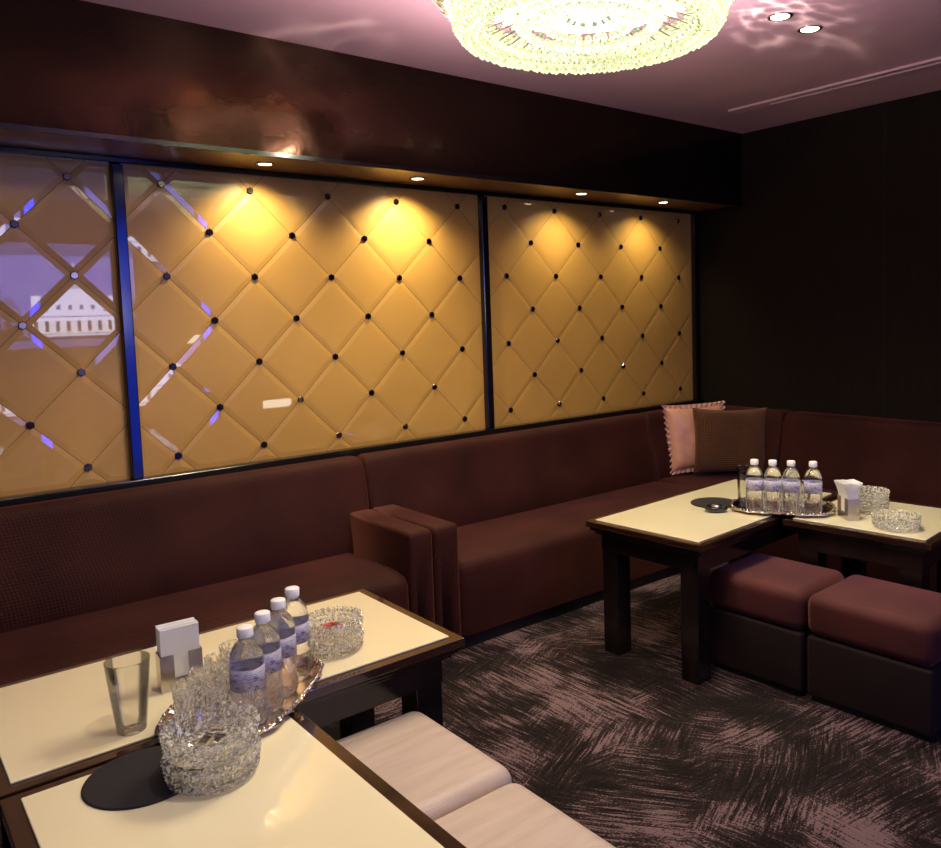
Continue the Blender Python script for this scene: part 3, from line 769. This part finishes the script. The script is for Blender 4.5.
def prism(p0, p1, w, w2=None):
    """a triangular-section crystal from p0 to p1, pointed at the end"""
    mb = MB(); a, b_ = Vector(p0), Vector(p1); d = (b_ - a); u = d.cross(Vector((0, 0, 1))).normalized(); v_ = d.cross(u).normalized()
    vs = []
    for s_, k in ((0, .35), (.08, 1), (.86, 1), (1., .15)):
        for q in range(4):
            t = PI / 4 + q * PI / 2; vs.append(a + d * s_ + (u * math.cos(t) + v_ * math.sin(t) * .7) * w * k)
    fs = []
    for i in range(3):
        for q in range(4): fs.append([i * 4 + q, i * 4 + (q + 1) % 4, i * 4 + 4 + (q + 1) % 4, i * 4 + 4 + q])
    fs += [[3, 2, 1, 0], [12, 13, 14, 15]]; mb.add(vs, fs); return mb
# outer flared prisms and inner radial prisms, each its own part; meshes shared by copies
pm = prism((.408, 0, .085), (.515, 0, .215), .014)
pi2 = prism((.295, 0, .030), (.195, 0, .062), .011)
pin = prism((.165, 0, .045), (.05, 0, .055), .011)
for mbp, n_, in ((pm, 56), (pi2, 32), (pin, 12)):
    o0 = mbp.build('crystal_prism', M['prism'], ch)
    for q in range(1, n_):
        o = o0.copy(); C.objects.link(o); o.parent = ch; o.rotation_euler = (0, 0, 2 * PI * q / n_)
MB().revolve([(0, .12), (.34, .12), (.34, .126), (0, .126)], 64).build('glow_disc', M['diffuser'], ch)
MB().revolve([(.30, .262), (.50, .262), (.53, .275), (.53, .29), (.30, .29)], 64, close=True).build('ceiling_ring', M['brass'], ch)
MB().revolve([(.425, .115), (.432, .115), (.432, .128), (.425, .128)], 64, close=True).build('bead_hoop', M['brass'], ch)
MB().revolve([(.345, .127), (.352, .127), (.352, .262), (.345, .262)], 64, close=True).build('drum', princ('frosted_drum', (.9, .85, .7), rough=.4, emis=(1, .86, .8), es=3.5)[0], ch)

# ------------------------------------------------------------------ downlights
def downlight(loc, label, group, r=.030, d=.0):
    root = thing('downlight', label, 'downlight', loc, 0, group)
    MB().revolve([(r, 0), (r + .010, 0), (r + .012, -.004), (r + .004, -.006), (r, -.004)], 32, close=True).build('trim_ring', M['chrome'], root)
    MB().revolve([(0, -.001), (r * .96, -.001), (r * .96, -.0035), (r * .5, -.0055), (0, -.006)], 32).build('lamp_lens', M['lens'], root)
    return root
SL = [(1.352, 3.225), (2.062, 3.215), (3.061, 3.18), (3.737, 3.195)]
sln = ['soffit downlight above the middle gold panel, first from the left', 'soffit downlight above the middle gold panel, nearest the second black mullion', 'soffit downlight over the centre of the corner-side gold panel', 'soffit downlight nearest the dark corner']
def lamp(name, kind, loc, energy, col, rot=None, size=.02, spot=None, blend=.5):
    l = bpy.data.lights.new(name, kind); l.energy = energy; l.color = col
    if kind == 'AREA': l.size = size
    else: l.shadow_soft_size = size
    if kind == 'SPOT': l.spot_size = math.radians(spot); l.spot_blend = blend
    o = bpy.data.objects.new(name, l); C.objects.link(o); o.location = loc
    if rot is not None: o.rotation_euler = Vector(rot).to_track_quat('-Z', 'Y').to_euler()
    return o
WARM = (1, .84, .47)
for (x, y), lb in zip(SL, sln):
    downlight((x, y, 2.0195), lb, 'soffit downlights', r=.026)
for (x, y), e in zip(SL, (26, 40, 18, 15)):
    lamp('soffit_lamp', 'SPOT', (x, y, 2.008), e, WARM, (0, .30, -1), .02, 125, .9)
downlight((2.711, 1.747, ZC), 'recessed ceiling downlight closer to the chandelier', 'ceiling downlights', r=.034)
downlight((2.925, 1.755, ZC), 'recessed ceiling downlight farther from the chandelier', 'ceiling downlights', r=.034)
TW = (1, .93, .68)
lamp('ceiling_spot', 'SPOT', (2.711, 1.747, 2.435), 60, TW, (.02, .12, -1), .03, 75, .8)
lamp('ceiling_spot', 'SPOT', (2.925, 1.755, 2.435), 50, TW, (.0, .08, -1), .03, 75, .8)
lamp('ceiling_spot', 'SPOT', (.75, 1.15, 2.435), 42, (1, .93, .72), (0, .25, -1), .03, 85, .8)
lamp('ceiling_spot', 'SPOT', (.35, .75, 2.435), 11, (1, .84, .68), (.05, .45, -1), .03, 85, .8)
for q in range(6):
    t = 2 * PI * (q + .5) / 6
    lamp('chandelier_lamp', 'SPOT', (CX + .25 * math.cos(t), CY + .25 * math.sin(t), 2.125), 13., (1, .88, .62), (0, 0, -1), .06, 152, .4)
for q in range(5):
    t = 2 * PI * q / 5
    lamp('chandelier_uplamp', 'SPOT', (CX + .50 * math.cos(t), CY + .50 * math.sin(t), 2.16), 19., (1, .80, .87), (.55 * math.cos(t), .55 * math.sin(t), 1), .08, 150, .5)
for q, (x, y) in enumerate(((.2, 1.9), (1.0, 2.3), (1.3, .8), (-.2, 1.2), (2.3, 1.2), (3.3, 1.2), (3.4, 2.2), (2.5, 2.4))):
    lamp('added_glint_lamp', 'SPOT', (x, y, 2.43), 2.2, (1, .95, .85), (0, 0, -1), .010, 120, .5)  # added small spots without fixtures, for glints on the glassware
lamp('ceiling_spot', 'SPOT', (.35, 2.0, 2.43), 15, (1, .84, .55), (0, 1, -.75), .12, 80, .9)  # added fill to brighten the left gold panel, no fixture
lamp('ceiling_spot', 'SPOT', (1.6, 2.0, 2.40), 12, (1, .84, .55), (0, 1, -.85), .12, 85, .9)  # second spot toward the middle gold panel, no fixture
# added spots with a cell pattern, imitating light refracted by the crystals
def web(loc, aim, e, ang, scale=7., seed=0.):
    o = lamp('caustic_pattern_spot', 'SPOT', loc, e, (1, .93, .78), aim, .0, ang, .9)
    l = o.data; l.use_nodes = True; nt = l.node_tree; nt.nodes.clear()
    out = nt.nodes.new('ShaderNodeOutputLight'); em = nt.nodes.new('ShaderNodeEmission'); nt.links.new(em.outputs[0], out.inputs[0])
    tc = N(nt, 'ShaderNodeTexCoord'); mp = N(nt, 'ShaderNodeMapping'); mp.inputs['Location'].default_value = (seed, seed, 0); L(nt, tc, 'Normal', mp, 0)
    no = N(nt, 'ShaderNodeTexNoise'); no.inputs['Scale'].default_value = 3; L(nt, mp, 0, no, 'Vector')
    mx = N(nt, 'ShaderNodeMixRGB'); mx.inputs[0].default_value = .12; L(nt, mp, 0, mx, 1); L(nt, no, 'Color', mx, 2)
    vo = N(nt, 'ShaderNodeTexVoronoi'); vo.feature = 'SMOOTH_F1'; vo.inputs['Scale'].default_value = scale; vo.inputs['Smoothness'].default_value = .25; L(nt, mx, 0, vo, 'Vector')
    po = N(nt, 'ShaderNodeMath'); po.operation = 'POWER'; po.inputs[1].default_value = 3.5; L(nt, vo, 'Distance', po, 0)
    mu = N(nt, 'ShaderNodeMath'); mu.operation = 'MULTIPLY'; mu.inputs[1].default_value = 9.; L(nt, po, 0, mu, 0)
    L(nt, mu, 0, em, 'Strength')
web((2.28, 1.70, 2.12), (.50, .06, .36), 13., 48, 13.)
web((1.70, 2.25, 2.20), (-.25, .8, .05), 10., 60, 7., 3.)
web((1.25, 1.95, 2.26), (-.6, .4, .18), 6., 60, 5., 5.)

# ------------------------------------------------------------------ ceiling slot vent
root = thing('ceiling_vent', 'long slim linear air slot in the ceiling near the dark wall', 'air vent', (3.77, 1.6, ZC))
def vb(name, a, b_, m_): MB().box(a, b_, .001, 1).build(name, m_, root, world=True)
rail = princ('vent_rail', (.62, .42, .40), rough=.5)[0]
fbm = MB(); fbm.box((3.725, .0, ZC - .011), (3.742, 2.72, ZC)); fbm.box((3.790, .0, ZC - .011), (3.805, 2.72, ZC)); fbm.box((3.742, 2.50, ZC - .011), (3.790, 2.72, ZC)); fbm.build('frame', rail, root, world=True)
vb('slot', (3.742, .0, ZC - .002), (3.790, 2.50, ZC), seam)
vb('blade', (3.762, .0, ZC - .007), (3.768, 2.50, ZC - .002), rail)

# ------------------------------------------------------------------ television on the wall behind the camera (seen in the gold glass)
tv = thing('television', 'wall-mounted television showing a white domed building, reflected in the left gold panel', 'television', (1.65, -1.38, 1.27))
ty = -1.352
MB().box((1.05, -1.398, 1.28), (1.975, -1.358, 2.02), .004).build('casing', M['blackplastic'], tv, world=True)
MB().box((1.07, -1.358, 1.30), (1.96, ty - .003, 2.005)).build('screen', M['tv_sky'], tv, world=True)
def flat(name, polys, y, m_):
    mb = MB()
    for p in polys: mb.add([(x, y, z) for x, z in p], [list(range(len(p)))])
    return mb.build(name, m_, tv, world=True, fix=False)
R4 = lambda x0, z0, x1, z1: [(x0, z0), (x0, z1), (x1, z1), (x1, z0)]
bx = 1.62
flat('picture_building', [R4(bx - .36, 1.31, bx + .36, 1.52), R4(bx - .22, 1.52, bx + .22, 1.63), [(bx - .22, 1.63), (bx, 1.72), (bx + .22, 1.63)], R4(bx - .12, 1.66, bx + .12, 1.74), R4(bx - .34, 1.52, bx - .26, 1.66), R4(bx + .26, 1.52, bx + .34, 1.66)], ty, M['tv_white'])
dm = [(bx + .105 * math.cos(t), 1.72 + .13 * math.sin(t)) for t in [PI * k / 12 for k in range(13)]]
flat('picture_dome', [dm[::-1], R4(bx - .02, 1.84, bx + .02, 1.89), [(bx - .03, 1.89), (bx, 1.96), (bx + .03, 1.89)]], ty, M['tv_dome'])
flat('picture_window', [R4(bx - .33 + k * .083, 1.35, bx - .30 + k * .083, 1.44) for k in range(8)] + [R4(bx - .15 + k * .09, 1.54, bx - .12 + k * .09, 1.58) for k in range(4)] + [R4(bx - .36, 1.475, bx + .36, 1.483), R4(bx - .36, 1.325, bx + .36, 1.332)], ty + .001, M['tv_grey'])
flat('picture_tree', [[(1.07, 1.30), (1.07, 1.62), (1.13, 1.66), (1.19, 1.55), (1.24, 1.42), (1.27, 1.30)]], ty + .001, M['tv_tree'])
add_strip = thing('added_blue_strip', 'tall thin blue glowing strip added beside the television to tint the first black mullion', 'added light', (2.035, -1.39, .04))  # added glowing strip, placed only for the blue on the mullion
MB().box((1.985, -1.398, .04), (2.085, -1.375, 2.36), .003).build('housing', M['blackplastic'], add_strip, world=True)
MB().box((1.995, -1.375, .06), (2.075, -1.368, 2.34)).build('diffuser', emit('blue_strip', (.02, .06, 1.), 18), add_strip, world=True)
wl = thing('wall_light', 'small white strip light low on the wall, reflected in the middle gold panel', 'wall light', (3.42, YF, .50))
MB().box((3.26, YF, .485), (3.58, YF + .02, .585), .003).build('housing', M['white'], wl, world=True)
MB().box((3.27, YF + .02, .495), (3.57, YF + .024, .575)).build('diffuser', emit('strip_glow', (1, .95, .8), 9), wl, world=True)
# added blue fill lights, one at the television, one at the left wall
o = lamp('blue_fill', 'AREA', (1.5, -1.33, 1.66), 7, (.22, .26, 1.), (0, 1, -.1), .9)
o = lamp('blue_fill', 'AREA', (-1.35, 1.6, 1.5), 2.5, (.10, .16, 1.), (1, .5, -.1), .6)

# ------------------------------------------------------------------ world, camera
w = bpy.data.worlds.new('w'); bpy.context.scene.world = w; w.use_nodes = True
w.node_tree.nodes['Background'].inputs[0].default_value = (.6, .38, .34, 1); w.node_tree.nodes['Background'].inputs[1].default_value = .025
f, cx, cy = 816.4285, 536.4413, 379.5867
yaw, pitch, roll = .86518, .08099, -.02863
cyw, syw = math.cos(yaw), math.sin(yaw)
fwd = Vector((cyw * math.cos(pitch), syw * math.cos(pitch), -math.sin(pitch)))
right = Vector((syw, -cyw, 0)); up = right.cross(fwd)
r_ = right * math.cos(roll) + up * math.sin(roll); u_ = -right * math.sin(roll) + up * math.cos(roll)
cam = bpy.data.cameras.new('camera'); co = bpy.data.objects.new('camera', cam); C.objects.link(co)
mm = Matrix(((r_.x, u_.x, -fwd.x, 0), (r_.y, u_.y, -fwd.y, 0), (r_.z, u_.z, -fwd.z, H), (0, 0, 0, 1)))
co.matrix_world = mm
cam.sensor_fit = 'HORIZONTAL'; cam.sensor_width = 36; cam.lens = f / 941 * 36
cam.shift_x = (470.5 - cx) / 941; cam.shift_y = (cy - 424) / 941
cam.clip_start = .02
sc = bpy.context.scene; sc.camera = co
sc.view_settings.view_transform = 'Standard'; sc.view_settings.look = 'None'; sc.view_settings.exposure = 0.
sc.cycles.max_bounces = 14; sc.cycles.transmission_bounces = 14; sc.cycles.transparent_max_bounces = 12
sc.cycles.caustics_reflective = True; sc.cycles.caustics_refractive = True
